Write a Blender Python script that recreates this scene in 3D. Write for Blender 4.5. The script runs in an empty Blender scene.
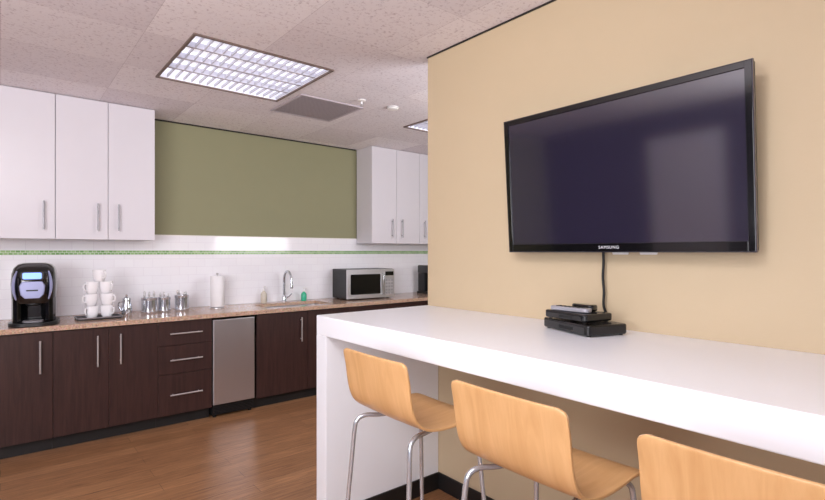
import bpy, bmesh, math, random
from mathutils import Vector, Matrix
PI = math.pi
R = math.radians
scene = bpy.context.scene
COL = scene.collection
random.seed(4)
try:
    scene.view_settings.view_transform = 'Standard'
    scene.view_settings.look = 'None'
    scene.view_settings.exposure = 0.0
except Exception:
    pass

# ------------------------------------------------------------------ mesh helpers
def nb(): return bmesh.new()

def box(bm, x0, x1, y0, y1, z0, z1):
    v = [bm.verts.new(p) for p in ((x0,y0,z0),(x1,y0,z0),(x1,y1,z0),(x0,y1,z0),(x0,y0,z1),(x1,y0,z1),(x1,y1,z1),(x0,y1,z1))]
    for f in ((0,3,2,1),(4,5,6,7),(0,1,5,4),(1,2,6,5),(2,3,7,6),(3,0,4,7)):
        bm.faces.new([v[i] for i in f])
    return v

def tube(bm, pts, r, seg=12, closed=False):
    pts = [Vector(p) for p in pts]
    n = len(pts)
    rad = r if isinstance(r, (list, tuple)) else [r]*n
    rings = []
    prev = None
    for i in range(n):
        if closed:
            t = (pts[(i+1) % n] - pts[i-1]).normalized()
        else:
            t = (pts[min(i+1, n-1)] - pts[max(i-1, 0)]).normalized()
        if prev is None:
            a = Vector((0,0,1)) if abs(t.z) < .9 else Vector((1,0,0))
            u = t.cross(a).normalized()
        else:
            u = (prev - t*prev.dot(t)).normalized()
        prev = u
        w = t.cross(u)
        rings.append([bm.verts.new(pts[i] + (u*math.cos(2*PI*k/seg) + w*math.sin(2*PI*k/seg))*rad[i]) for k in range(seg)])
    m = n if closed else n-1
    for i in range(m):
        a, b = rings[i], rings[(i+1) % n]
        for k in range(seg):
            bm.faces.new((a[k], a[(k+1) % seg], b[(k+1) % seg], b[k]))
    if not closed:
        bm.faces.new(list(reversed(rings[0])))
        bm.faces.new(rings[-1])

def lathe(bm, prof, cx=0, cy=0, cz=0, seg=28, cap0=True, cap1=True):
    rings = []
    for r, z in prof:
        rings.append([bm.verts.new((cx + r*math.cos(2*PI*k/seg), cy + r*math.sin(2*PI*k/seg), cz + z)) for k in range(seg)])
    for a, b in zip(rings, rings[1:]):
        for k in range(seg):
            bm.faces.new((a[k], a[(k+1) % seg], b[(k+1) % seg], b[k]))
    if cap0: bm.faces.new(list(reversed(rings[0])))
    if cap1: bm.faces.new(rings[-1])

def prism(bm, poly, x0, x1, axis='x'):
    """extrude a 2D polygon (a,b) along an axis"""
    def P(a, b, c):
        return {'x': (c, a, b), 'y': (a, c, b), 'z': (a, b, c)}[axis]
    A = [bm.verts.new(P(a, b, x0)) for a, b in poly]
    B = [bm.verts.new(P(a, b, x1)) for a, b in poly]
    n = len(poly)
    for i in range(n):
        bm.faces.new((A[i], A[(i+1) % n], B[(i+1) % n], B[i]))
    bm.faces.new(list(reversed(A))); bm.faces.new(B)

def spline(pts, n=6):
    P = [Vector(p) for p in pts]
    out = []
    for i in range(len(P)-1):
        p0, p1, p2, p3 = P[max(i-1,0)], P[i], P[i+1], P[min(i+2,len(P)-1)]
        for k in range(n):
            t = k/n
            out.append(0.5*((2*p1)+(-p0+p2)*t+(2*p0-5*p1+4*p2-p3)*t*t+(-p0+3*p1-3*p2+p3)*t**3))
    out.append(P[-1])
    return out

def rrect(x0, x1, y0, y1, r, n=5):
    out = []
    for cx, cy, a in ((x1-r,y1-r,0),(x0+r,y1-r,90),(x0+r,y0+r,180),(x1-r,y0+r,270)):
        for k in range(n+1):
            t = R(a + 90*k/n)
            out.append((cx + r*math.cos(t), cy + r*math.sin(t)))
    return out

def obj(name, bm, m, parent=None, bevel=0, smooth=False, seg=2, label=None):
    bmesh.ops.recalc_face_normals(bm, faces=bm.faces)
    me = bpy.data.meshes.new(name); bm.to_mesh(me); bm.free()
    o = bpy.data.objects.new(name, me); COL.objects.link(o)
    me.materials.append(m)
    if parent: o.parent = parent
    if bevel:
        b = o.modifiers.new('bevel', 'BEVEL'); b.width = bevel; b.segments = seg
        b.limit_method = 'ANGLE'; b.angle_limit = R(35)
    if smooth:
        for p in me.polygons: p.use_smooth = True
        try:
            me.set_sharp_from_angle(angle=R(38))
        except Exception:
            pass
    if label: o['label'] = label
    return o

def tag(o, label, cat, group=None, kind=None):
    o['label'] = label; o['category'] = cat
    if group: o['group'] = group
    if kind: o['kind'] = kind
    return o

def thing(name, label, cat, loc=(0,0,0), rotz=0, group=None):
    o = bpy.data.objects.new(name, None); COL.objects.link(o)
    o.location = loc; o.rotation_euler = (0,0,rotz)
    o.empty_display_size = .05
    return tag(o, label, cat, group)

def struct(name, bm, m, parent=None, bevel=0):
    o = obj(name, bm, m, parent, bevel)
    o['kind'] = 'structure'
    return o

def dup(root, loc, rotz=None, label=None, group=None):
    r = root.copy(); COL.objects.link(r); r.location = loc
    if rotz is not None: r.rotation_euler = (0,0,rotz)
    if label: r['label'] = label
    if group: r['group'] = group
    for ch in list(root.children):
        c = ch.copy(); COL.objects.link(c); c.parent = r
        for g in list(ch.children):
            d = g.copy(); COL.objects.link(d); d.parent = c
    return r

# ------------------------------------------------------------------ materials
def newmat(name):
    m = bpy.data.materials.new(name); m.use_nodes = True
    nt = m.node_tree
    return m, nt, nt.nodes['Principled BSDF']

def N(nt, t, **kw):
    n = nt.nodes.new(t)
    for k, v in kw.items(): setattr(n, k, v)
    return n

def srgb(r, g, b):
    def c(v):
        v /= 255
        return v/12.92 if v <= .04045 else ((v+.055)/1.055)**2.4
    return (c(r), c(g), c(b), 1)

def pbr(name, col, rough=.5, metal=0, var=.04, scale=8, bump=0, bscale=60, coat=0, emit=None, estr=0, spec=None):
    m, nt, p = newmat(name)
    tc = N(nt, 'ShaderNodeTexCoord')
    nz = N(nt, 'ShaderNodeTexNoise'); nz.inputs['Scale'].default_value = scale
    nt.links.new(tc.outputs['Object'], nz.inputs['Vector'])
    mx = N(nt, 'ShaderNodeMix', data_type='RGBA')
    mx.inputs[6].default_value = tuple(max(0, c*(1-var)) for c in col[:3]) + (1,)
    mx.inputs[7].default_value = tuple(min(1, c*(1+var)) for c in col[:3]) + (1,)
    nt.links.new(nz.outputs['Fac'], mx.inputs[0])
    nt.links.new(mx.outputs[2], p.inputs['Base Color'])
    p.inputs['Roughness'].default_value = rough
    p.inputs['Metallic'].default_value = metal
    if spec is not None: p.inputs['Specular IOR Level'].default_value = spec
    if coat: p.inputs['Coat Weight'].default_value = coat
    if bump:
        n2 = N(nt, 'ShaderNodeTexNoise'); n2.inputs['Scale'].default_value = bscale
        nt.links.new(tc.outputs['Object'], n2.inputs['Vector'])
        b = N(nt, 'ShaderNodeBump'); b.inputs['Strength'].default_value = bump; b.inputs['Distance'].default_value = .002
        nt.links.new(n2.outputs['Fac'], b.inputs['Height']); nt.links.new(b.outputs['Normal'], p.inputs['Normal'])
    if emit:
        p.inputs['Emission Color'].default_value = emit
        p.inputs['Emission Strength'].default_value = estr
    return m

def wood(name, c1, c2, rough, stretch=(1,12,1), scale=3, coat=0, fine=.5):
    m, nt, p = newmat(name)
    tc = N(nt, 'ShaderNodeTexCoord'); mp = N(nt, 'ShaderNodeMapping'); mp.inputs['Scale'].default_value = stretch
    nt.links.new(tc.outputs['Object'], mp.inputs['Vector'])
    nz = N(nt, 'ShaderNodeTexNoise'); nz.inputs['Scale'].default_value = scale; nz.inputs['Detail'].default_value = 8
    nz.inputs['Roughness'].default_value = .6; nz.inputs['Distortion'].default_value = .6
    nt.links.new(mp.outputs['Vector'], nz.inputs['Vector'])
    cr = N(nt, 'ShaderNodeValToRGB'); cr.color_ramp.elements[0].position = .3; cr.color_ramp.elements[1].position = .7
    cr.color_ramp.elements[0].color = c1; cr.color_ramp.elements[1].color = c2
    nt.links.new(nz.outputs['Fac'], cr.inputs['Fac']); nt.links.new(cr.outputs['Color'], p.inputs['Base Color'])
    p.inputs['Roughness'].default_value = rough
    if coat: p.inputs['Coat Weight'].default_value = coat; p.inputs['Coat Roughness'].default_value = .2
    return m

def brushed(name, col, rough, stretch, metal=1):
    m, nt, p = newmat(name)
    tc = N(nt, 'ShaderNodeTexCoord'); mp = N(nt, 'ShaderNodeMapping'); mp.inputs['Scale'].default_value = stretch
    nt.links.new(tc.outputs['Object'], mp.inputs['Vector'])
    nz = N(nt, 'ShaderNodeTexNoise'); nz.inputs['Scale'].default_value = 8; nz.inputs['Detail'].default_value = 4
    nt.links.new(mp.outputs['Vector'], nz.inputs['Vector'])
    mr = N(nt, 'ShaderNodeMapRange'); mr.inputs['To Min'].default_value = rough*.8; mr.inputs['To Max'].default_value = rough*1.25
    nt.links.new(nz.outputs['Fac'], mr.inputs['Value']); nt.links.new(mr.outputs['Result'], p.inputs['Roughness'])
    p.inputs['Base Color'].default_value = col; p.inputs['Metallic'].default_value = metal
    return m

def brick_mat(name, plane, bw, rh, mortar, c1, c2, cm, rough, offset=.5, bump=.3, extra=None):
    m, nt, p = newmat(name)
    tc = N(nt, 'ShaderNodeTexCoord')
    vec = tc.outputs['Object']
    if plane == 'XZ':
        s = N(nt, 'ShaderNodeSeparateXYZ'); c = N(nt, 'ShaderNodeCombineXYZ')
        nt.links.new(vec, s.inputs[0]); nt.links.new(s.outputs['X'], c.inputs['X']); nt.links.new(s.outputs['Z'], c.inputs['Y'])
        vec = c.outputs[0]
    b = N(nt, 'ShaderNodeTexBrick'); b.offset = offset
    b.inputs['Scale'].default_value = 1; b.inputs['Brick Width'].default_value = bw; b.inputs['Row Height'].default_value = rh
    b.inputs['Mortar Size'].default_value = mortar; b.inputs['Mortar Smooth'].default_value = .1
    b.inputs['Color1'].default_value = c1; b.inputs['Color2'].default_value = c2; b.inputs['Mortar'].default_value = cm
    nt.links.new(vec, b.inputs['Vector'])
    out = b.outputs['Color']
    if extra: out = extra(nt, tc, b, out, p)
    nt.links.new(out, p.inputs['Base Color'])
    p.inputs['Roughness'].default_value = rough
    if bump:
        bp = N(nt, 'ShaderNodeBump'); bp.inputs['Strength'].default_value = bump; bp.inputs['Distance'].default_value = .002; bp.invert = True
        nt.links.new(b.outputs['Fac'], bp.inputs['Height']); nt.links.new(bp.outputs['Normal'], p.inputs['Normal'])
    return m

def ceil_extra(nt, tc, b, out, p):
    # travertine-like fissures of acoustic tiles
    nz = N(nt, 'ShaderNodeTexNoise'); nz.inputs['Scale'].default_value = 52; nz.inputs['Detail'].default_value = 6; nz.inputs['Roughness'].default_value = .72
    nt.links.new(tc.outputs['Object'], nz.inputs['Vector'])
    cr = N(nt, 'ShaderNodeValToRGB'); cr.color_ramp.elements[0].position = .37; cr.color_ramp.elements[1].position = .46
    cr.color_ramp.elements[0].color = (.74,.70,.72,1); cr.color_ramp.elements[1].color = (1,1,1,1)
    nt.links.new(nz.outputs['Fac'], cr.inputs['Fac'])
    mx = N(nt, 'ShaderNodeMix', data_type='RGBA', blend_type='MULTIPLY'); mx.inputs[0].default_value = 1
    nt.links.new(out, mx.inputs[6]); nt.links.new(cr.outputs['Color'], mx.inputs[7])
    return mx.outputs[2]

def floor_extra(nt, tc, b, out, p):
    mp = N(nt, 'ShaderNodeMapping'); mp.inputs['Scale'].default_value = (1.2, 16, 1)
    nt.links.new(tc.outputs['Object'], mp.inputs['Vector'])
    nz = N(nt, 'ShaderNodeTexNoise'); nz.inputs['Scale'].default_value = 4; nz.inputs['Detail'].default_value = 8; nz.inputs['Roughness'].default_value = .65; nz.inputs['Distortion'].default_value = .8
    nt.links.new(mp.outputs['Vector'], nz.inputs['Vector'])
    cr = N(nt, 'ShaderNodeValToRGB'); cr.color_ramp.elements[0].position = .3; cr.color_ramp.elements[1].position = .72
    cr.color_ramp.elements[0].color = (.52,.48,.46,1); cr.color_ramp.elements[1].color = (1.3,1.3,1.3,1)
    nt.links.new(nz.outputs['Fac'], cr.inputs['Fac'])
    mx = N(nt, 'ShaderNodeMix', data_type='RGBA', blend_type='MULTIPLY'); mx.inputs[0].default_value = 1
    nt.links.new(out, mx.inputs[6]); nt.links.new(cr.outputs['Color'], mx.inputs[7])
    return mx.outputs[2]

M = {}
M['ceiling'] = brick_mat('acoustic_ceiling_tile', 'XY', .61, .61, .0013, srgb(248,243,248), srgb(230,223,230), srgb(206,197,204), .9, offset=0, bump=.15, extra=ceil_extra)
M['floor'] = brick_mat('wood_plank_floor', 'XY', 1.2, .125, .0012, srgb(176,130,92), srgb(154,110,76), srgb(86,60,42), .3, offset=.37, bump=.15, extra=floor_extra)
M['tile'] = brick_mat('white_subway_tile', 'XZ', .152, .076, .0012, srgb(246,245,250), srgb(244,242,248), srgb(231,227,235), .1, bump=.12)
M['mosaic'] = brick_mat('green_glass_mosaic', 'XZ', .03, .0185, .0018, srgb(112,160,90), srgb(160,194,134), srgb(214,222,208), .15, bump=.2)
M['olive'] = pbr('olive_paint', srgb(143,141,110), .7, bump=.1, var=.02)
M['beige'] = pbr('beige_paint', srgb(194,174,144), .65, bump=.1, bscale=150, var=.015)
M['lavender_wall'] = pbr('pale_grey_paint', srgb(190,186,200), .7, var=.02)
M['dim_wall'] = pbr('dark_grey_paint', srgb(74,70,90), .8, var=.03)
M['white_lam'] = pbr('white_laminate', srgb(219,215,222), .34, var=.01)
M['door_white'] = pbr('added_door_paint', srgb(242,240,250), .4, var=.01)
M['bar_white'] = pbr('white_solid_surface', srgb(235,236,242), .28, var=.01)
M['espresso'] = wood('espresso_wood', srgb(42,24,23), srgb(64,40,37), .38, stretch=(16,16,1), scale=3)
M['dark_body'] = pbr('dark_carcass', srgb(28,18,18), .6)
M['black_plinth'] = pbr('black_plinth', srgb(22,20,21), .5)
M['black_line'] = pbr('reveal_shadow', srgb(40,34,32), .8)
M['steel'] = brushed('brushed_steel', srgb(214,212,216), .3, (30,30,.6), .85)
M['steel_door'] = brushed('brushed_steel_door', srgb(200,197,201), .3, (30,30,.6), .92)
M['chrome'] = pbr('chrome', srgb(226,229,236), .14, .88, var=.01)
M['cup_steel'] = pbr('polished_cup_steel', srgb(206,209,216), .13, .85, var=.01)
M['leg_chrome'] = pbr('stool_leg_chrome', srgb(200,205,214), .2, .7, var=.01)
M['satin'] = pbr('satin_nickel', srgb(214,212,214), .28, .8, var=.01)
M['satin_dark'] = pbr('wall_cabinet_nickel', srgb(146,143,148), .3, .8, var=.01)
M['gl_black'] = pbr('gloss_black_plastic', srgb(12,12,14), .12, var=.02, coat=.5)
M['black'] = pbr('black_plastic', srgb(20,20,22), .4, var=.05)
M['box_black'] = pbr('glossy_box_black', srgb(16,16,19), .2, var=.03)
M['mat_black'] = pbr('matt_black', srgb(16,16,18), .65, var=.05)
M['grey_pl'] = pbr('grey_plastic', srgb(120,118,124), .4)
M['key_grey'] = pbr('pale_keypad', srgb(160,158,163), .4)
M['vent_frame'] = pbr('grey_vent_frame', srgb(190,181,190), .5)
M['silver_pl'] = pbr('silver_plastic', srgb(150,154,192), .3, .2)
M['remote_grey'] = pbr('remote_silver', srgb(160,158,166), .35, .2)
M['porcelain'] = pbr('white_porcelain', srgb(246,244,248), .15, var=.01)
M['paper'] = pbr('paper_towel', srgb(242,240,243), .9, bump=.5, bscale=120, var=.02)
M['white_pl'] = pbr('white_plastic', srgb(238,235,234), .4)
M['ply'] = wood('maple_veneer', srgb(199,152,101), srgb(216,172,122), .38, stretch=(1.5,14,1.5), scale=2.2, coat=.2)
M['green_soap'] = pbr('green_liquid_soap', srgb(70,190,150), .15, var=.05)
M['clear_soap'] = pbr('pale_soap_bottle', srgb(214,205,190), .15)
M['vent'] = brick_mat('perforated_vent', 'XY', .012, .012, .0026, srgb(192,183,192), srgb(184,175,184), srgb(144,135,144), .6, offset=.5, bump=.2)
M['blue_led'] = pbr('blue_display', srgb(30,60,190), .3, emit=(.24,.42,1,1), estr=1.8)
M['lamp'] = pbr('fluorescent_tube', srgb(255,255,255), .5, emit=(.97,.98,1,1), estr=2.0)
M['reflector'] = pbr('white_reflector_glow', srgb(228,228,238), .6, emit=(.95,.96,1,1), estr=.28)  # plate glows by itself, tube light put into its emission
M['louver'] = pbr('white_louver', srgb(206,204,216), .8)
M['frame_br'] = pbr('bronze_light_frame', srgb(116,98,92), .5)

# TV glass: a dark glossy panel
m, nt, p = newmat('tv_glass')
p.inputs['Base Color'].default_value = srgb(36,32,50)
p.inputs['Roughness'].default_value = .09
p.inputs['IOR'].default_value = 2.15
M['tv'] = m
# granite worktop
m, nt, p = newmat('beige_granite')
tc = N(nt, 'ShaderNodeTexCoord')
nz = N(nt, 'ShaderNodeTexNoise'); nz.inputs['Scale'].default_value = 90; nz.inputs['Detail'].default_value = 6; nz.inputs['Roughness'].default_value = .8
vo = N(nt, 'ShaderNodeTexVoronoi'); vo.inputs['Scale'].default_value = 120
nt.links.new(tc.outputs['Object'], nz.inputs['Vector']); nt.links.new(tc.outputs['Object'], vo.inputs['Vector'])
cr = N(nt, 'ShaderNodeValToRGB')
cr.color_ramp.elements[0].position = .34; cr.color_ramp.elements[0].color = srgb(126,98,84)
cr.color_ramp.elements[1].position = .62; cr.color_ramp.elements[1].color = srgb(218,190,168)
e = cr.color_ramp.elements.new(.46); e.color = srgb(194,160,138)
nt.links.new(nz.outputs['Fac'], cr.inputs['Fac'])
mx = N(nt, 'ShaderNodeMix', data_type='RGBA', blend_type='MULTIPLY'); mx.inputs[0].default_value = .2
nt.links.new(cr.outputs['Color'], mx.inputs[6]); nt.links.new(vo.outputs['Color'], mx.inputs[7])
nt.links.new(mx.outputs[2], p.inputs['Base Color']); p.inputs['Roughness'].default_value = .15
M['granite'] = m

# ------------------------------------------------------------------ dimensions
ZC = 2.64            # ceiling
YW = 5.0             # kitchen back wall
XP = 2.05            # face of the partition that carries the television
YE = 2.34            # end of the partition and of the bar
XL, XR, YB = -3.2, 4.72, -2.8
ZK = .905            # kitchen worktop
ZB = 1.10            # bar top
S = .435             # half size of a ceiling light

# ------------------------------------------------------------------ room shell
bm = nb(); box(bm, XL-.1, XR+.1, YB-.1, YW+.1, -.1, 0); struct('floor', bm, M['floor'])
lights = [(1.265,3.335),(3.44,3.335),(.15,.2),(-1.75,-.3),(.15,-1.9)]
xs = sorted({XL-.1, XR+.1} | {l[0]-S for l in lights} | {l[0]+S for l in lights})
ys = sorted({YB-.1, YW+.1} | {l[1]-S for l in lights} | {l[1]+S for l in lights})
bm = nb()
for i in range(len(xs)-1):
    for j in range(len(ys)-1):
        cx, cy = (xs[i]+xs[i+1])/2, (ys[j]+ys[j+1])/2
        if any(abs(cx-l[0]) < S and abs(cy-l[1]) < S for l in lights): continue
        box(bm, xs[i], xs[i+1], ys[j], ys[j+1], ZC, ZC+.1)
bmesh.ops.remove_doubles(bm, verts=bm.verts, dist=1e-5)
struct('ceiling', bm, M['ceiling'])
bm = nb(); box(bm, XL-.1, XR+.1, YW, YW+.1, 0, ZC); wb = struct('wall_back', bm, M['olive'])
bm = nb(); box(bm, -1.1, XR-.001, YW-.008, YW-.0005, ZK+.001, 1.578); bs = struct('backsplash', bm, M['tile'], wb)
bm = nb(); box(bm, -1.1, XR-.002, YW-.0105, YW-.0082, 1.407, 1.444); struct('mosaic_band', bm, M['mosaic'], bs)
bm = nb(); box(bm, -1.1, XR-.002, YW-.014, YW-.0005, 1.578, 1.588); struct('tile_cap', bm, M['white_pl'], wb)
bm = nb(); box(bm, XR, XR+.1, YB-.1, YW, 0, ZC); struct('wall_kitchen', bm, M['olive'])
bm = nb(); box(bm, XL-.1, XL, YB-.1, YW, 0, ZC); struct('wall_left', bm, M['dim_wall'])
bm = nb(); box(bm, XL, XR, YB-.1, YB, 0, ZC); struct('wall_front', bm, M['lavender_wall'])
bm = nb(); box(bm, XP, XP+.15, YB, YE, 0, ZC); struct('wall_right', bm, M['beige'], bevel=.003)
# pale door added out of view to give the television a pale reflection
bm = nb(); box(bm, XL+.001, XL+.03, 2.35, 3.3, 0.001, 2.3); d = struct('added_door', bm, M['door_white'])
bm = nb(); tube(bm, [(XL+.03,2.43,1.0),(XL+.07,2.43,1.0),(XL+.07,2.53,1.0)], .009); obj('added_door_handle', bm, M['satin'], d, smooth=True)
# dark strips painting the shadow line at the ceiling, dark baseboards
bm = nb(); box(bm, 1.02, 3.24, YW-.012, YW-.0005, ZC-.012, ZC-.0005); struct('shadow_strip_1', bm, M['black_line'])
bm = nb(); box(bm, XP-.008, XP-.0005, YB, YE, ZC-.008, ZC-.0005); struct('shadow_strip_2', bm, M['black_line'])
bm = nb(); box(bm, XP-.012, XP-.0005, YB, YE-.102, .0005, .1); struct('baseboard_right', bm, M['black_plinth'], bevel=.003)
bm = nb(); box(bm, XP+.1505, XP+.162, YB, YE, .0005, .1); struct('baseboard_partition', bm, M['black_plinth'])
bm = nb(); box(bm, XL+.0005, XL+.012, 3.31, YW, .0005, .1); box(bm, XL+.0005, XL+.012, YB, 2.34, .0005, .1); struct('baseboard_left', bm, M['black_plinth'])

# ------------------------------------------------------------------ ceiling lights
def make_light(x, y, label):
    t = thing('ceiling_light', label, 'ceiling light', (x, y, ZC), 0, 'recessed fluorescent ceiling lights')
    bm = nb()
    w = .020
    for a in ((-S-.008,S+.008,-S-.008,-S+w-.012),(-S-.008,S+.008,S-w+.012,S+.008),(-S-.008,-S+w-.012,-S+w-.012,S-w+.012),(S-w+.012,S+.008,-S+w-.012,S-w+.012)):
        box(bm, a[0],a[1],a[2],a[3], -.010, -.0005)
    obj('frame', bm, M['frame_br'], t)
    bm = nb()
    q = S-.004
    box(bm, -q,q,-q,q,.084,.09)
    for a in ((-q,-q+.004,-q,q),(q-.004,q,-q,q),(-q,q,-q,-q+.004),(-q,q,q-.004,q)): box(bm, a[0],a[1],a[2],a[3], .0,.084)
    obj('reflector', bm, M['reflector'], t)
    bm = nb()
    q = S-.01
    for k in range(1, 4):                        # long dividers between the lamps
        yy = -q + 2*q*k/4
        prism(bm, [(yy-.012,.002),(yy+.012,.002),(yy+.004,.04),(yy-.004,.04)], -q, q, 'x')
    for k in range(0, 17):                       # fine cross louvres
        xx = -q + 2*q*k/16
        box(bm, xx-.003, xx+.003, -q, q, .004, .022)
    obj('louver', bm, M['louver'], t)
    for k in range(4):
        yy = -q + 2*q*(k+.5)/4
        bm = nb(); tube(bm, [(-q+.01,yy,.055),(q-.01,yy,.055)], .017, 12)
        obj('tube', bm, M['lamp'], t, smooth=True)
    return t
L0 = make_light(*lights[0], 'large square recessed ceiling light above the open kitchen floor')
dup(L0, (*lights[1], ZC), label='ceiling light mostly hidden behind the top corner of the beige wall')
dup(L0, (*lights[2], ZC), label='added ceiling light directly above the near end of the bar stools')  # unseen light, added to brighten the beige wall
dup(L0, (*lights[3], ZC), label='added ceiling light over the open side of the room behind the viewer')  # unseen as well, added for more light from behind the camera
dup(L0, (*lights[4], ZC), label='added ceiling light furthest behind the viewer')  # another unseen one, added for light from behind

def area(name, loc, target, sx, sy, power, col=(.975,.97,1)):
    l = bpy.data.lights.new(name, 'AREA'); l.shape = 'RECTANGLE'; l.size = sx; l.size_y = sy; l.energy = power; l.color = col
    o = bpy.data.objects.new(name, l); COL.objects.link(o); o.location = loc
    o.rotation_euler = (Vector(target)-Vector(loc)).to_track_quat('-Z', 'Y').to_euler()
    return o
area('fill_overhead', (.15,.2,ZC-.03), (.15,.2,0), .8, .8, 10)  # added fill below an unseen fixture, brightens the bar side
area('fill_side', (-1.75,-.3,ZC-.03), (-1.75,-.3,0), .8, .8, 22)  # added fill on the open side, out of view
area('fill_rear', (-2.4,-1.4,1.5), (.0,4.5,1.7), 2.0, 1.8, 72)  # added soft fill behind the camera, no fixture stands there
area('fill_kitchen', (-.2,.7,ZC-.08), (1.1,5.0,.9), .8, .4, 42)  # added fill aimed at the kitchen, without a fixture of its own
area('fill_passage', (3.4,1.0,ZC-.05), (3.3,4.5,.8), .8, .8, 24)  # added fill hidden behind the partition, for the far kitchen end
area('fill_up_room', (-1.9,.6,1.7), (-1.0,1.3,3), 1.6, 1.6, 92)  # added upward fill out of view, brightens the ceiling
area('fill_up_passage', (3.5,1.2,1.75), (3.2,1.9,3), 1.2, 1.2, 52)  # added upward fill behind the partition, lifts the ceiling near the vent

# ceiling return vent, sprinkler, detector
t = thing('ceiling_vent', 'grey perforated square air vent in the ceiling beside the light', 'vent', (2.06,3.775,ZC))
bm = nb(); q=.285
for a in ((-q,q,-q,-q+.02),(-q,q,q-.02,q),(-q,-q+.02,-q+.02,q-.02),(q-.02,q,-q+.02,q-.02)): box(bm, *a, -.008,-.0005)
obj('frame', bm, M['vent_frame'], t, bevel=.002)
bm = nb(); box(bm, -q+.02,q-.02,-q+.02,q-.02,-.006,-.001); obj('grille', bm, M['vent'], t)
t = thing('fire_sprinkler', 'small white fire sprinkler head on the ceiling beside the vent', 'sprinkler', (2.22,3.33,ZC))
bm = nb(); lathe(bm, [(.033,-.0005),(.033,-.006),(.02,-.01),(.012,-.012)]); obj('escutcheon', bm, M['white_pl'], t, smooth=True)
bm = nb(); lathe(bm, [(.009,-.012),(.009,-.03),(.006,-.034)], seg=12); tube(bm, [(.009,0,-.02),(.014,0,-.032),(.006,0,-.045)],.002,6); tube(bm, [(-.009,0,-.02),(-.014,0,-.032),(-.006,0,-.045)],.002,6)
lathe(bm, [(.002,-.044),(.016,-.046),(.016,-.048),(.002,-.049)], seg=16); obj('spray_head', bm, M['satin'], t, smooth=True)
t = thing('smoke_detector', 'round white disc detector on the ceiling near the beige wall', 'smoke detector', (2.53,3.33,ZC))
bm = nb(); lathe(bm, [(.05,-.0005),(.05,-.010),(.042,-.02),(.02,-.023)]); obj('housing', bm, M['white_pl'], t, smooth=True)
bm = nb(); lathe(bm, [(.0515,-.008),(.0515,-.0105),(.0485,-.0105),(.0485,-.008)], cap0=False, cap1=False); obj('slot_ring', bm, M['grey_pl'], t, smooth=True)

# ------------------------------------------------------------------ handles
def bar_handle(parent, p0, p1, out, m, r=.0062):
    """bar pull between p0 and p1 standing 'out' in -y from the face"""
    p0, p1 = Vector(p0), Vector(p1)
    o = Vector((0,-out,0)); d = (p1-p0).normalized()
    bm = nb()
    tube(bm, [p0+o, p1+o], r, 12)
    for q in (p0+d*.025, p1-d*.025): tube(bm, [q-Vector((0,-.0005,0)), q+o], .0046, 10)
    return obj('handle', bm, m, parent, smooth=True)

# ------------------------------------------------------------------ wall cabinets
UZ0, UZ1, UF = 1.53, ZC-.004, 4.67
def wall_cab(x0, x1, doors, label):
    t = thing('wall_cabinet', label, 'cabinet', (x0, UF, UZ0), 0, 'white kitchen wall cabinets')
    bm = nb(); box(bm, 0.0005, x1-x0-.0005, .0205, YW-UF-.016, 0, UZ1-UZ0); obj('body', bm, M['white_lam'], t, bevel=.001)
    for a, b, hs in doors:
        bm = nb(); box(bm, a-x0+.0022, b-x0-.0022, 0, .019, .0, UZ1-UZ0-.002); d = obj('door', bm, M['white_lam'], t, bevel=.0015)
        hx = (b-.072 if hs > 0 else a+.072) - x0
        bar_handle(d, (hx,0,.07), (hx,0,.285), .03, M['satin_dark'], .0062)
wall_cab(-.37, .322, [(-.37,-.024,-1),(-.024,.322,1)], 'leftmost white two door wall cabinet above the coffee maker')
wall_cab(.322, 1.013, [(.322,.669,1),(.669,1.013,-1)], 'white two door wall cabinet ending at the olive wall, above the mugs')
wall_cab(3.25, 3.96, [(3.25,3.605,1),(3.605,3.96,-1)], 'white two door wall cabinet above the microwave')
wall_cab(3.96, 4.70, [(3.96,4.33,-1),(4.33,4.70,-1)], 'white wall cabinet mostly cut off by the beige wall edge')

# ------------------------------------------------------------------ base cabinets
BF, BZ0, BZ1 = 4.39, .10, .867
def base_root(x0, label, name='base_cabinet', cat='cabinet', group='dark wood kitchen base cabinets'):
    return thing(name, label, cat, (x0, BF, 0), 0, group)
def carcass(t, w, top=BZ1):
    bm = nb(); box(bm, .0005, w-.0005, .0205, YW-BF-.01, BZ0, top); obj('body', bm, M['dark_body'], t)
    bm = nb(); box(bm, .0005, w-.0005, .075, .095, .0005, BZ0-.0005); obj('toe_kick', bm, M['black_plinth'], t)
def base_cab(x0, x1, doors, label, zt=BZ1, top=BZ1):
    t = base_root(x0, label)
    carcass(t, x1-x0, top)
    for a, b, hs in doors:
        bm = nb(); box(bm, a-x0+.0015, b-x0-.0015, 0, .019, BZ0+.003, zt-.006); d = obj('door', bm, M['espresso'], t, bevel=.0015)
        hx = (b-.075 if hs > 0 else a+.075) - x0
        bar_handle(d, (hx,0,.575), (hx,0,.805), .03, M['satin'])
    return t
base_cab(-.40, .289, [(-.40,-.056,-1),(-.056,.289,1)], 'leftmost dark wood base cabinet below the coffee maker')
base_cab(.289, .974, [(.289,.634,1),(.634,.974,-1)], 'dark wood two door base cabinet below the white mugs')
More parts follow.
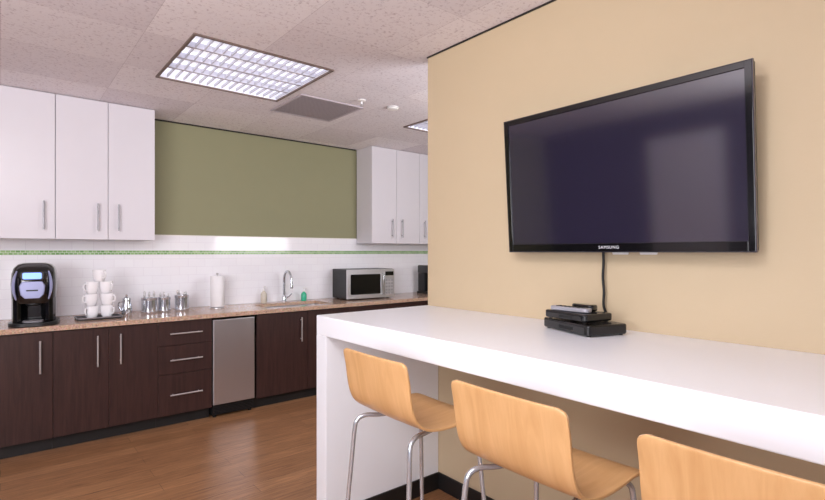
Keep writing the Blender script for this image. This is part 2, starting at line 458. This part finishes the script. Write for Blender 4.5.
# drawer unit
t = base_root(.974, 'dark wood cabinet with three drawers beside the steel appliance')
carcass(t, .421)
for z0, z1, hz in ((.668,.861,.765),(.436,.664,.55),(.103,.432,.268)):
    bm = nb(); box(bm, .0015, .4195, 0, .019, z0, z1); d = obj('drawer', bm, M['espresso'], t, bevel=.0015)
    bar_handle(d, (.085,0,hz), (.335,0,hz), .03, M['satin'])
base_cab(1.79, 2.76, [(1.79,2.30,1),(2.30,2.76,1)], 'dark wood sink base cabinet next to the white bar end', top=ZK-.205)
base_cab(2.76, 3.72, [(2.76,3.24,1),(3.24,3.72,-1)], 'dark wood base cabinet below the microwave, hidden by the bar')
base_cab(3.72, 4.70, [(3.72,4.21,1),(4.21,4.70,-1)], 'dark wood base cabinet in the far kitchen corner')
# undercounter appliance
t = thing('ice_maker', 'stainless steel undercounter appliance between drawers and sink cabinet', 'appliance', (1.402, BF, 0))
W = .38
bm = nb(); box(bm, .001, W-.001, .026, YW-BF-.02, .02, BZ1-.004); obj('body', bm, M['black'], t)
bm = nb(); box(bm, .002, W-.014, -.006, .024, .115, .845); obj('door', bm, M['steel_door'], t, bevel=.004)
bm = nb(); box(bm, .002, W-.014, -.002, .024, .85, .862); obj('top_strip', bm, M['gl_black'], t, bevel=.002)
bm = nb()
for k in range(6): box(bm, .01, W-.02, .012, .024, .028+k*.013, .036+k*.013)
box(bm, .004, .01, .01,.025,.022,.108); box(bm, W-.02,W-.014,.01,.025,.022,.108); obj('grille', bm, M['black'], t)
for x in (.03, W-.04):
    bm = nb(); lathe(bm, [(.016,.0005),(.016,.012),(.008,.014),(.008,.021)], x, .05, 0, seg=12); obj('foot', bm, M['black'], t)

# worktop with sink cut-out
SX0, SX1, SY0, SY1 = 1.93, 2.63, 4.47, 4.85
bm = nb()
z0, z1 = ZK-.036, ZK
for a in ((-.41,SX0,4.36,YW-.009),(SX1,XR-.004,4.36,YW-.009),(SX0,SX1,4.36,SY0),(SX0,SX1,SY1,YW-.009)): box(bm, *a, z0, z1)
bmesh.ops.remove_doubles(bm, verts=bm.verts, dist=1e-5)
o = obj('worktop', bm, M['granite']); tag(o, 'long beige granite kitchen worktop along the tiled wall', 'worktop')
t = thing('sink', 'undermount stainless kitchen sink set in the granite worktop', 'sink', ((SX0+SX1)/2, (SY0+SY1)/2, ZK-.2))
bm = nb(); hx, hy = (SX1-SX0)/2, (SY1-SY0)/2
outer = rrect(-hx+.001, hx-.001, -hy+.001, hy-.001, .03); inner = rrect(-hx+.018, hx-.018, -hy+.018, hy-.018, .05); bot = rrect(-hx+.03, hx-.03, -hy+.03, hy-.03, .05)
rings = [[bm.verts.new((x,y,z)) for x,y in pl] for pl,z in ((outer,.172),(inner,.168),(inner,.16),(bot,.01))]
for a, b in zip(rings, rings[1:]):
    n = len(a)
    for k in range(n): bm.faces.new((a[k],a[(k+1)%n],b[(k+1)%n],b[k]))
bm.faces.new(rings[-1]); obj('basin', bm, M['steel_door'], t, smooth=True)
bm = nb(); lathe(bm, [(.045,.0105),(.045,.014),(.03,.013),(.01,.012)]); obj('drain', bm, M['chrome'], t, smooth=True)

# faucet
t = thing('kitchen_faucet', 'tall chrome gooseneck kitchen faucet behind the sink', 'faucet', (2.30,4.915,ZK))
bm = nb(); lathe(bm, [(.028,.0005),(.028,.008),(.021,.014),(.021,.06),(.014,.07)]); obj('base', bm, M['chrome'], t, smooth=True)
bm = nb(); pts = [(0,0,.065),(0,0,.2)] + [(0,-.085+.085*math.cos(a),.235+.09*math.sin(a)) for a in [R(k*15) for k in range(0,13)]] + [(0,-.172,.19)]
tube(bm, pts, .0125, 12); obj('spout', bm, M['cup_steel'], t, smooth=True)
bm = nb(); tube(bm, [(0,-.172,.2),(0,-.174,.165),(0,-.174,.15)], [.014,.017,.015], 12); obj('spray_head', bm, M['cup_steel'], t, smooth=True)
bm = nb(); tube(bm, [(.018,0,.04),(.05,-.005,.055),(.085,-.01,.085)], [.009,.007,.006], 10); obj('lever', bm, M['cup_steel'], t, smooth=True)

# soap bottles
def soap(x, y, m, label, h):
    t = thing('soap_bottle', label, 'soap bottle', (x,y,ZK), R(20))
    bm = nb(); lathe(bm, [(.026,.0005),(.03,.006),(.03,h*.7),(.022,h*.86),(.012,h*.92),(.012,h)]); o = obj('bottle', bm, m, t, smooth=True)
    bm = nb(); lathe(bm, [(.014,h),(.014,h+.014),(.005,h+.016),(.005,h+.034),(.009,h+.035),(.009,h+.043)], seg=14); tube(bm, [(0,0,h+.039),(0,-.035,h+.037),(0,-.042,h+.03)], .004, 8)
    obj('pump', bm, M['white_pl'], t, smooth=True)
soap(2.52, 4.90, M['green_soap'], 'green hand soap pump bottle right of the faucet', .1)
soap(2.08, 4.92, M['clear_soap'], 'pale dish soap bottle left of the faucet', .13)

# paper towel
t = thing('paper_towel_holder', 'standing holder with a white paper towel roll near the sink', 'paper towel', (1.575,4.80,ZK))
bm = nb(); lathe(bm, [(.068,.0005),(.068,.005),(.06,.010),(.012,.012)]); obj('base', bm, M['satin'], t, smooth=True)
bm = nb(); lathe(bm, [(.006,.012),(.006,.312),(.010,.315),(.011,.322),(.007,.328)], seg=14); obj('rod', bm, M['satin'], t, smooth=True)
bm = nb()
lathe(bm, [(.02,.014),(.06,.014),(.063,.018),(.063,.295),(.06,.299),(.02,.299),(.02,.014)], cap0=False, cap1=False); obj('paper_roll', bm, M['paper'], t, smooth=True)

# ------------------------------------------------------------------ microwave
t = thing('microwave', 'stainless and black countertop microwave beside the beige wall edge', 'microwave', (3.18,4.60,ZK), R(-5))
mw, mh, md = .60, .335, .34
bm = nb(); box(bm, -mw/2, mw/2, .0, md, .012, mh); obj('body', bm, M['black'], t, bevel=.006)
bm = nb(); box(bm, -mw/2, mw/2-.135, -.028, -.0005, .014, mh-.002); d = obj('door', bm, M['steel'], t, bevel=.004)
bm = nb(); prism(bm, rrect(-mw/2+.04, mw/2-.185, .06, mh-.055, .012), -.0305, -.0275, 'y'); obj('window', bm, M['gl_black'], d)
bm = nb(); tube(bm, [(mw/2-.158,-.028,.05),(mw/2-.158,-.058,.06),(mw/2-.158,-.058,mh-.06),(mw/2-.158,-.028,mh-.05)], .008, 10); obj('handle', bm, M['chrome'], d, smooth=True)
bm = nb(); box(bm, mw/2-.134, mw/2, -.028, -.0005, .014, mh-.002); c = obj('control_panel', bm, M['steel'], t, bevel=.003)
bm = nb(); box(bm, mw/2-.122, mw/2-.014, -.030, -.0275, mh-.075, mh-.03); obj('display', bm, M['gl_black'], c)
bm = nb()
for i in range(3):
    for j in range(5):
        box(bm, mw/2-.118+i*.035, mw/2-.09+i*.035, -.0295, -.0275, .05+j*.036, .074+j*.036)
obj('keypad', bm, M['key_grey'], c)
for sx in (-.25,.25):
    for sy in (.04,.3):
        bm = nb(); lathe(bm, [(.014,.0005),(.014,.0125)], sx, sy, 0, seg=12); obj('foot', bm, M['black'], t)

# brewer at far right
t = thing('coffee_brewer', 'black coffee brewer in the far corner at the beige wall edge', 'coffee maker', (4.20,4.72,ZK))
bm = nb(); box(bm, -.11,.11,-.16,.16,.0005,.03); obj('base', bm, M['black'], t, bevel=.008)
bm = nb(); box(bm, -.10,.10,.02,.15,.03,.26); obj('column', bm, M['black'], t, bevel=.01)
bm = nb(); box(bm, -.11,.11,-.15,.15,.26,.36); obj('brew_head', bm, M['gl_black'], t, bevel=.015, seg=3)
bm = nb(); lathe(bm, [(.06,.032),(.078,.07),(.075,.13),(.05,.17),(.045,.185)], 0,-.07,0); c = obj('carafe', bm, M['gl_black'], t, smooth=True)
bm = nb(); tube(bm, spline([(0,-.14,.16),(0,-.185,.155),(0,-.19,.1),(0,-.147,.07)]), .008, 8); obj('carafe_handle', bm, M['black'], c, smooth=True)

# ------------------------------------------------------------------ single-cup coffee maker (left)
t = thing('coffee_maker', 'rounded black single cup coffee maker with small blue display', 'coffee maker', (.195,4.575,ZK), R(-8))
bm = nb(); prism(bm, rrect(-.145,.145,-.19,.17,.10,8), .0005, .026, 'z'); obj('base', bm, M['black'], t, bevel=.004)
bm = nb(); prism(bm, rrect(-.06,.06,-.165,-.06,.035), .0265, .040, 'z'); o = obj('drip_tray', bm, M['grey_pl'], t, bevel=.003)
bm = nb()
# a body whose sides wrap round the cup bay
out_ = [(-.10,.165),(-.125,.14),(-.128,-.07),(-.115,-.115),(-.09,-.13),(-.068,-.115),(-.062,-.05),(-.04,-.03),(.04,-.03),(.062,-.05),(.068,-.115),(.09,-.13),(.115,-.115),(.128,-.07),(.125,.14),(.10,.165)]
prism(bm, out_, .0265, .25, 'z'); obj('body', bm, M['gl_black'], t, bevel=.006)
# domed head: stacked rounded sections
bm = nb(); rings = []
for z, s_, yo in ((.16,.93,0),(.20,1.0,-.01),(.30,1.03,-.016),(.37,1.0,-.012),(.41,.92,0),(.435,.76,.01),(.446,.5,.02)):
    rings.append([bm.verts.new((x*s_, y*s_ + yo, z)) for x, y in rrect(-.128,.128,-.145,.155,.085,7)])
for a, b in zip(rings, rings[1:]):
    n = len(a)
    for k in range(n): bm.faces.new((a[k],a[(k+1)%n],b[(k+1)%n],b[k]))
bm.faces.new(list(reversed(rings[0]))); bm.faces.new(rings[-1])
obj('brew_head', bm, M['gl_black'], t, smooth=True)
bm = nb()
prism(bm, [(-.058,.318),(.058,.318),(.074,.285),(.066,.225),(.042,.198),(-.042,.198),(-.066,.225),(-.074,.285)], -.176, -.150, 'y'); fp = obj('front_panel', bm, M['silver_pl'], t, bevel=.006)
bm = nb(); prism(bm, rrect(-.034,.034,.25,.260,.004), -.1785, -.1755, 'y'); obj('badge_strip', bm, M['black'], fp)
bm = nb(); prism(bm, rrect(-.068,.068,.326,.388,.018), -.172, -.10, 'y'); ds = obj('display', bm, M['black'], t, bevel=.004)
bm = nb(); prism(bm, rrect(-.054,.054,.335,.379,.010), -.174, -.1715, 'y'); obj('lit_screen', bm, M['blue_led'], ds, label='small lit blue screen')
bm = nb()
lathe(bm, [(.035,.14),(.045,.15),(.045,.17)], 0,-.09,0); obj('nozzle', bm, M['black'], t, smooth=True)
for s in (-1,1):
    bm = nb(); tube(bm, spline([(s*.092,-.152,.19),(s*.106,-.158,.26),(s*.104,-.153,.33),(s*.09,-.133,.39)]), [.004+.006*math.sin(PI*k/18) for k in range(19)], 8); obj('side_trim', bm, M['silver_pl'], t, smooth=True)

# ------------------------------------------------------------------ mug tray and mugs
t = thing('serving_tray', 'low dark tray under the white mugs', 'tray', (.60,4.64,ZK))
bm = nb(); prism(bm, rrect(-.15,.15,-.10,.10,.02), .0005, .008, 'z'); obj('plate', bm, M['black'], t)
bm = nb(); tube(bm, [(x,y,.014) for x,y in rrect(-.15,.15,-.10,.10,.02)], .006, 8, closed=True); obj('rim', bm, M['satin_dark'], t, smooth=True)
def make_mug(loc, rz, label):
    t = thing('mug', label, 'mug', loc, rz, 'white mugs stacked on the dark tray')
    bm = nb()
    lathe(bm, [(.030,.0),(.033,.003),(.040,.02),(.045,.05),(.046,.092),(.0445,.094),(.042,.092),(.041,.05),(.035,.02),(.022,.008)]); obj('cup', bm, M['porcelain'], t, smooth=True)
    bm = nb(); tube(bm, spline([(.043,0,.076),(.062,0,.078),(.070,0,.057),(.062,0,.034),(.041,0,.03)]), .0052, 8); obj('handle', bm, M['porcelain'], t, smooth=True)
    return t
zt = ZK + .0085
mz = [zt, zt+.0945, zt+.189]
wh = ['bottom', 'middle', 'upper']
m0 = make_mug((.552,4.63,zt), R(225), 'white mug at the bottom of the left stack on the tray')
offs = {(0,1):(.003,0),(1,0):(-.003,.004),(1,1):(.005,-.004),(2,0):(.002,-.003),(2,1):(-.001,.005)}
for i in range(3):
    for j, (sx, nm) in enumerate(((.550,'left'),(.652,'right'))):
        if i == 0 and j == 0: continue
        dx, dy = offs[(i,j)]
        dup(m0, (sx + dx, 4.63 + dy, mz[i]), R(random.uniform(205,250) if j == 0 else random.uniform(-65,-20)),
            label=f'white mug at the {wh[i]} level of the {nm} stack on the tray')
dup(m0, (.603,4.63,zt+.2835), R(-60), label='topmost white mug crowning both stacks')

# ------------------------------------------------------------------ shaker and canisters
t = thing('creamer_jug', 'small chrome lidded jug between the mugs and steel canisters', 'jug', (.81,4.73,ZK), R(200))
bm = nb(); lathe(bm, [(.036,.0005),(.042,.02),(.04,.07),(.03,.11),(.03,.125)]); obj('body', bm, M['cup_steel'], t, smooth=True)
bm = nb(); lathe(bm, [(.032,.1255),(.03,.14),(.012,.15),(.007,.156),(.009,.165),(.004,.171)]); obj('lid', bm, M['cup_steel'], t, smooth=True)
bm = nb(); tube(bm, spline([(.03,0,.112),(.06,0,.11),(.065,0,.07),(.041,0,.04)]), .005, 8); obj('handle', bm, M['cup_steel'], t, smooth=True)

def canister(x, y, r, h, label):
    t = thing('canister', label, 'canister', (x,y,ZK), 0, 'steel utensil canisters on the worktop')
    bm = nb(); lathe(bm, [(r*.96,.0005),(r,.004),(r,h*.15),(r*.96,h*.17),(r*.96,h*.83),(r,h*.85),(r,h-.003),(r+.002,h),(r-.002,h),(r-.004,h-.004),(r-.006,.01)]); obj('cup', bm, M['cup_steel'], t, smooth=True)
    return t
def utensils(cx, cy, r, h, n, names, group):
    for k in range(n):
        a = 2*PI*k/n + .3
        base = Vector((cx + .5*r*math.cos(a), cy + .5*r*math.sin(a), ZK+.014))
        top = Vector((cx + .64*r*math.cos(a), cy + .64*r*math.sin(a), ZK + h + .004 + .009*(k % 3)))
        t = thing('spoon', names[k % len(names)], 'utensil', base, 0, group)
        d = top-base
        bm = nb(); tube(bm, [(0,0,0), d*.7, d], [.0028,.0028,.0035], 8); obj('shaft', bm, M['satin'], t, smooth=True)
        u = d.normalized()
        bm = nb(); tube(bm, [d-u*.002, d+u*.008, d+u*.02, d+u*.033, d+u*.038], [.0035,.008,.0100,.006,.002], 10); obj('bowl', bm, M['satin'], t, smooth=True)
canister(.985,4.75,.062,.132,'leftmost steel canister, fullest with spoons')
utensils(.985,4.75,.062,.132,6,['steel spoon standing in the leftmost canister'],'spoons in the leftmost canister')
canister(1.112,4.79,.052,.128,'middle steel canister, smaller than its neighbours')
utensils(1.112,4.79,.052,.118,3,['steel spoon standing in the middle canister'],'spoons in the middle canister')
canister(1.255,4.78,.060,.138,'rightmost steel canister, nearest the paper towel roll')
utensils(1.255,4.78,.060,.128,4,['steel spoon standing in the rightmost canister'],'spoons in the rightmost canister')

# ------------------------------------------------------------------ bar counter
XB0, YN = 1.276, -1.3
t = thing('bar_counter', 'long thick white bar counter with waterfall end along the beige wall', 'bar counter', (XB0, YE, 0))
wd = XP-XB0-.001
bm = nb(); box(bm, 0, wd, YN-YE, 0, 1.0, 1.10); obj('countertop', bm, M['bar_white'], t, bevel=.004)
bm = nb(); box(bm, 0, wd, -.1, 0, .0005, .9995); obj('end_panel', bm, M['bar_white'], t, bevel=.003)
bm = nb(); box(bm, 0, wd, YN-YE, YN-YE+.1, .0005, .9995); obj('end_panel', bm, M['bar_white'], t, bevel=.003)
bm = nb(); box(bm, .02, wd-.013, -.1125, -.1005, .0005, .1); obj('kick_strip', bm, M['black_plinth'], t, bevel=.003, label='dark kick strip along the inside of the end panel')

# ------------------------------------------------------------------ bar stools
def shell_mesh():
    prof = spline([(-.043,0,1.058),(-.030,0,.995),(-.017,0,.93),(-.002,0,.880),(.020,0,.843),(.054,0,.817),(.10,0,.804),(.16,0,.799),(.23,0,.801),(.29,0,.806),(.345,0,.802),(.375,0,.789)], 6)
    L = [0]
    for a, b in zip(prof, prof[1:]): L.append(L[-1] + (b-a).length)
    T = L[-1]; bm = nb(); nv = 20; rows = []
    for p, l in zip(prof, L):
        hw = .196
        rc = .024 if l < T/2 else .04
        e = min(l, T-l)
        if e < rc: hw -= rc - math.sqrt(max(0, rc*rc-(rc-e)**2))
        row = []
        for k in range(nv+1):
            v = -1 + 2*k/nv
            back = max(0, min(1, (.95*.2 - l)/.15 + .2))
            row.append(bm.verts.new((p.x + .010*v*v*back, v*hw, p.z + .004*v*v*(1-back))))
        rows.append(row)
    for a, b in zip(rows, rows[1:]):
        for k in range(nv): bm.faces.new((a[k], a[k+1], b[k+1], b[k]))
    return bm
def make_stool(x, y, label):
    t = thing('bar_stool', label, 'bar stool', (x, y, 0), 0, 'maple bar stools at the white bar')
    o = obj('seat_shell', shell_mesh(), M['ply'], t, smooth=True)
    s = o.modifiers.new('solid', 'SOLIDIFY'); s.thickness = .009; s.offset = 0
    b = o.modifiers.new('bevel', 'BEVEL'); b.width = .0015; b.segments = 2; b.limit_method = 'ANGLE'; b.angle_limit = R(50)
    for sy in (-1,1):
        rear = spline([(.20,sy*.11,.780),(.10,sy*.135,.782),(.045,sy*.155,.786),(.012,sy*.166,.771),(.002,sy*.171,.73),(-.006,sy*.178,.62),(-.05,sy*.215,.012)], 6)
        front = spline([(.20,sy*.11,.780),(.27,sy*.135,.782),(.305,sy*.152,.780),(.333,sy*.163,.76),(.341,sy*.168,.72),(.35,sy*.176,.60),(.395,sy*.215,.012)], 6)
        for pth in (rear, front):
            bm = nb(); tube(bm, pth, .0086, 12); lg = obj('leg', bm, M['leg_chrome'], t, smooth=True)
            e = pth[-1]
            bm = nb(); lathe(bm, [(.014,.0005),(.014,.022),(.011,.024)], e.x, e.y, 0, seg=14); obj('foot_cap', bm, M['black'], lg, smooth=True)
    bm = nb()
    zf = .30
    def at(x0,y0,x1,y1,z): f=(.62-z)/.608; return (x0+(x1-x0)*f, y0+(y1-y0)*f, z)
    c = [at(-.006,-.178,-.05,-.215,zf), at(.35,-.176,.395,-.215,zf), at(.35,.176,.395,.215,zf), at(-.006,.178,-.05,.215,zf)]
    for a, b2 in zip(c, c[1:]+c[:1]): tube(bm, [a,b2], .0075, 10)
    obj('footrest', bm, M['leg_chrome'], t, smooth=True)
    bm = nb(); box(bm, .12,.27,-.12,.12,.788,.793); obj('mounting_plate', bm, M['black'], t)
    return t
s0 = make_stool(1.070, 1.488, 'maple bar stool nearest the white end panel of the bar')
dup(s0, (1.058,.870,0), R(0), 'middle maple bar stool, between the other two')
dup(s0, (1.053,.310,0), R(0), 'maple bar stool nearest the viewer, cut off by the frame')

# ------------------------------------------------------------------ television
TW, TH = 1.054, .638
t = thing('television', 'large black flat screen television mounted on the beige wall', 'television', (1.968,1.09,1.432))
t.rotation_euler = (R(3.9),0,R(-90))
bw, bb = .022, .036
hx = TW/2
bm = nb()
box(bm, -hx, hx, 0, .028, 0, TH); obj('housing', bm, M['black'], t, bevel=.004)
bm = nb()
for a in ((-hx,-hx+bw,0,TH),(hx-bw,hx,0,TH),(-hx+bw,hx-bw,0,bb),(-hx+bw,hx-bw,TH-bw,TH)): box(bm, a[0],a[1],-.008,-.0003,a[2],a[3])
bmesh.ops.remove_doubles(bm, verts=bm.verts, dist=1e-5)
obj('bezel', bm, M['gl_black'], t, bevel=.0015)
bm = nb()
e = .003
for a in ((-hx-e,-hx,-e,TH+e),(hx,hx+e,-e,TH+e),(-hx,hx,-e,0),(-hx,hx,TH,TH+e)): box(bm, a[0],a[1],-.007,.004,a[2],a[3])
obj('edge_trim', bm, pbr('smoky_edge_trim', srgb(60,52,62), .2), t)
bm = nb(); box(bm, -hx+bw-.001, hx-bw+.001, -.003, -.0004, bb-.001, TH-bw+.001); obj('screen', bm, M['tv'], t)
bm = nb(); prism(bm, rrect(-hx+.13, hx-.13, .1, TH-.12, .04), .0285, .05, 'y'); obj('rear_cover', bm, M['black'], t, bevel=.005)
tcu = bpy.data.curves.new('logo_text', 'FONT'); tcu.body = 'SAMSUNG'; tcu.size = .0175; tcu.align_x = 'CENTER'; tcu.align_y = 'CENTER'; tcu.extrude = .0004; tcu.offset = 0
tcu.space_character = 1.2
to = bpy.data.objects.new('logo_tmp', tcu); COL.objects.link(to)
bpy.context.view_layer.update()
me = bpy.data.meshes.new_from_object(to.evaluated_get(bpy.context.evaluated_depsgraph_get()))
bpy.data.objects.remove(to, do_unlink=True)
lo = bpy.data.objects.new('logo', me); COL.objects.link(lo); me.materials.clear(); me.materials.append(pbr('logo_silver', srgb(215,215,220), .3, emit=(1,1,1,1), estr=.05))
lo.parent = t; lo.location = (0,-.0088,bb/2); lo.rotation_euler = (R(90),0,0); lo['label'] = 'silver brand lettering on the lower frame'
# the tilting bracket that carries the television on the wall (built in world axes, then parented)
bpy.context.view_layer.update()
bm = nb()
box(bm, XP-.012, XP-.0002, .84, 1.34, 1.60, 1.84)
for yy in (.91, 1.27):
    prism(bm, [(XP-.0125,1.60),(XP-.046,1.60),(XP-.062,1.84),(XP-.0125,1.84)], 0, 1, 'y') if False else None
    prism(bm, [(XP-.010,1.60),(XP-.0425,1.60),(XP-.0585,1.84),(XP-.010,1.84)], yy-.012, yy+.012, 'y')
wbk = obj('wall_bracket', bm, M['mat_black'], None)
wbk.parent = t; wbk.matrix_parent_inverse = t.matrix_world.inverted()

# wall plates below the TV
def plate(y, label):
    o = thing('wall_outlet', label, 'wall outlet', (XP, y, 1.477), 0, 'white wall plates below the television')
    bm = nb(); prism(bm, rrect(-.036,.036,-.058,.058,.005), -.006, -.0005, 'x'); obj('cover_plate', bm, M['white_pl'], o, bevel=.001)
    bm = nb()
    for zc in (-.02,.02): prism(bm, rrect(-.016,.016,zc-.013,zc+.013,.006), -.0075, -.0055, 'x')
    obj('socket', bm, M['white_pl'], o)
plate(1.085, 'white wall plate under the television, nearer the black cable')
plate(.965, 'white wall plate under the television, further right of the cable')

# ------------------------------------------------------------------ set top boxes
def stb(name, label, loc, rz, w, d, h, m='box_black'):
    t = thing(name, label, 'media box', loc, rz)
    bm = nb(); prism(bm, rrect(-w/2,w/2,-d/2,d/2,.016), .005,h, 'z'); b = obj('case', bm, M[m], t, bevel=.007, seg=3)
    bm = nb(); box(bm, -w/2+.018,w/2-.018,d/2+.0002,d/2+.0025,.010,h-.008); f = obj('front_panel', bm, M['gl_black'], t, bevel=.001)
    bm = nb(); box(bm, -w*.2,w*.1,d/2+.0026,d/2+.0034,h*.35,h*.65); obj('display', bm, M['mat_black'], f)
    bm = nb()
    for k in range(9):
        box(bm, -w/2+.03+k*(w-.06)/9, -w/2+.03+k*(w-.06)/9+.006, -d/2+.03, d/2-.05, h+.0001, h+.0006)
    obj('vent_slots', bm, M['mat_black'], t)
    for sx in (-1,1):
        for sy in (-1,1):
            bm = nb(); lathe(bm, [(.008,.0005),(.008,.0052)], sx*(w/2-.02), sy*(d/2-.02), 0, seg=12); obj('foot', bm, M['mat_black'], t)
    return t
RZ = R(70.6)
stb('cable_box', 'widest black cable box at the bottom of the stack on the bar', (1.878,1.158,ZB), RZ, .295, .195, .046)
stb('media_player', 'smaller black box stacked on the wide cable box', (1.868,1.178,ZB+.0468), R(78), .23, .16, .036)
ZR = ZB+.0468+.0368
# remote lying on top
t = thing('remote_control', 'silver and black remote control lying on top of the black boxes', 'remote control', (1.835,1.190,ZR), R(90))
bm = nb(); prism(bm, rrect(-.09,.09,-.024,.024,.018), .0005, .018, 'z'); obj('body', bm, M['remote_grey'], t, bevel=.005, seg=3)
bm = nb()
for i in range(7):
    for j in range(3): prism(bm, rrect(-.07+i*.02,-.058+i*.02,-.016+j*.012,-.008+j*.012,.003), .0181, .020, 'z')
obj('buttons', bm, M['black'], t)
t = thing('network_adapter', 'small black adapter beside the remote on top of the boxes', 'adapter', (1.899,1.165,ZR), R(82))
bm = nb(); prism(bm, rrect(-.055,.055,-.026,.026,.020), .0005, .028, 'z'); obj('case', bm, M['gl_black'], t, bevel=.008, seg=3)
bm = nb(); prism(bm, rrect(-.03,.03,.010,.014,.001,1), .0262, .0268, 'y'); obj('stripe', bm, M['grey_pl'], t)

# cable
bm = nb()
tube(bm, spline([(2.022,1.152,1.60),(2.022,1.150,1.43),(2.020,1.148,1.38),(2.022,1.152,1.32),(2.020,1.146,1.26),(2.021,1.148,1.2),(2.026,1.140,1.165),(2.034,1.137,1.13),(2.038,1.14,1.107)], 8), .0058, 8)
o = obj('power_cable', bm, M['mat_black'], None, smooth=True); tag(o, 'black cable hanging from the television down to the bar', 'cable')

# ------------------------------------------------------------------ world and camera
w = bpy.data.worlds.new('world'); scene.world = w; w.use_nodes = True
w.node_tree.nodes['Background'].inputs[0].default_value = (.6,.6,.7,1); w.node_tree.nodes['Background'].inputs[1].default_value = .1
cam = bpy.data.cameras.new('camera'); co = bpy.data.objects.new('camera', cam); COL.objects.link(co)
co.location = (0,0,1.43); co.rotation_euler = (R(90),0,-math.atan2(.636,.772))
cam.sensor_width = 36; cam.lens = 36*500/825; cam.shift_y = 2/825; cam.clip_start = .02
scene.camera = co
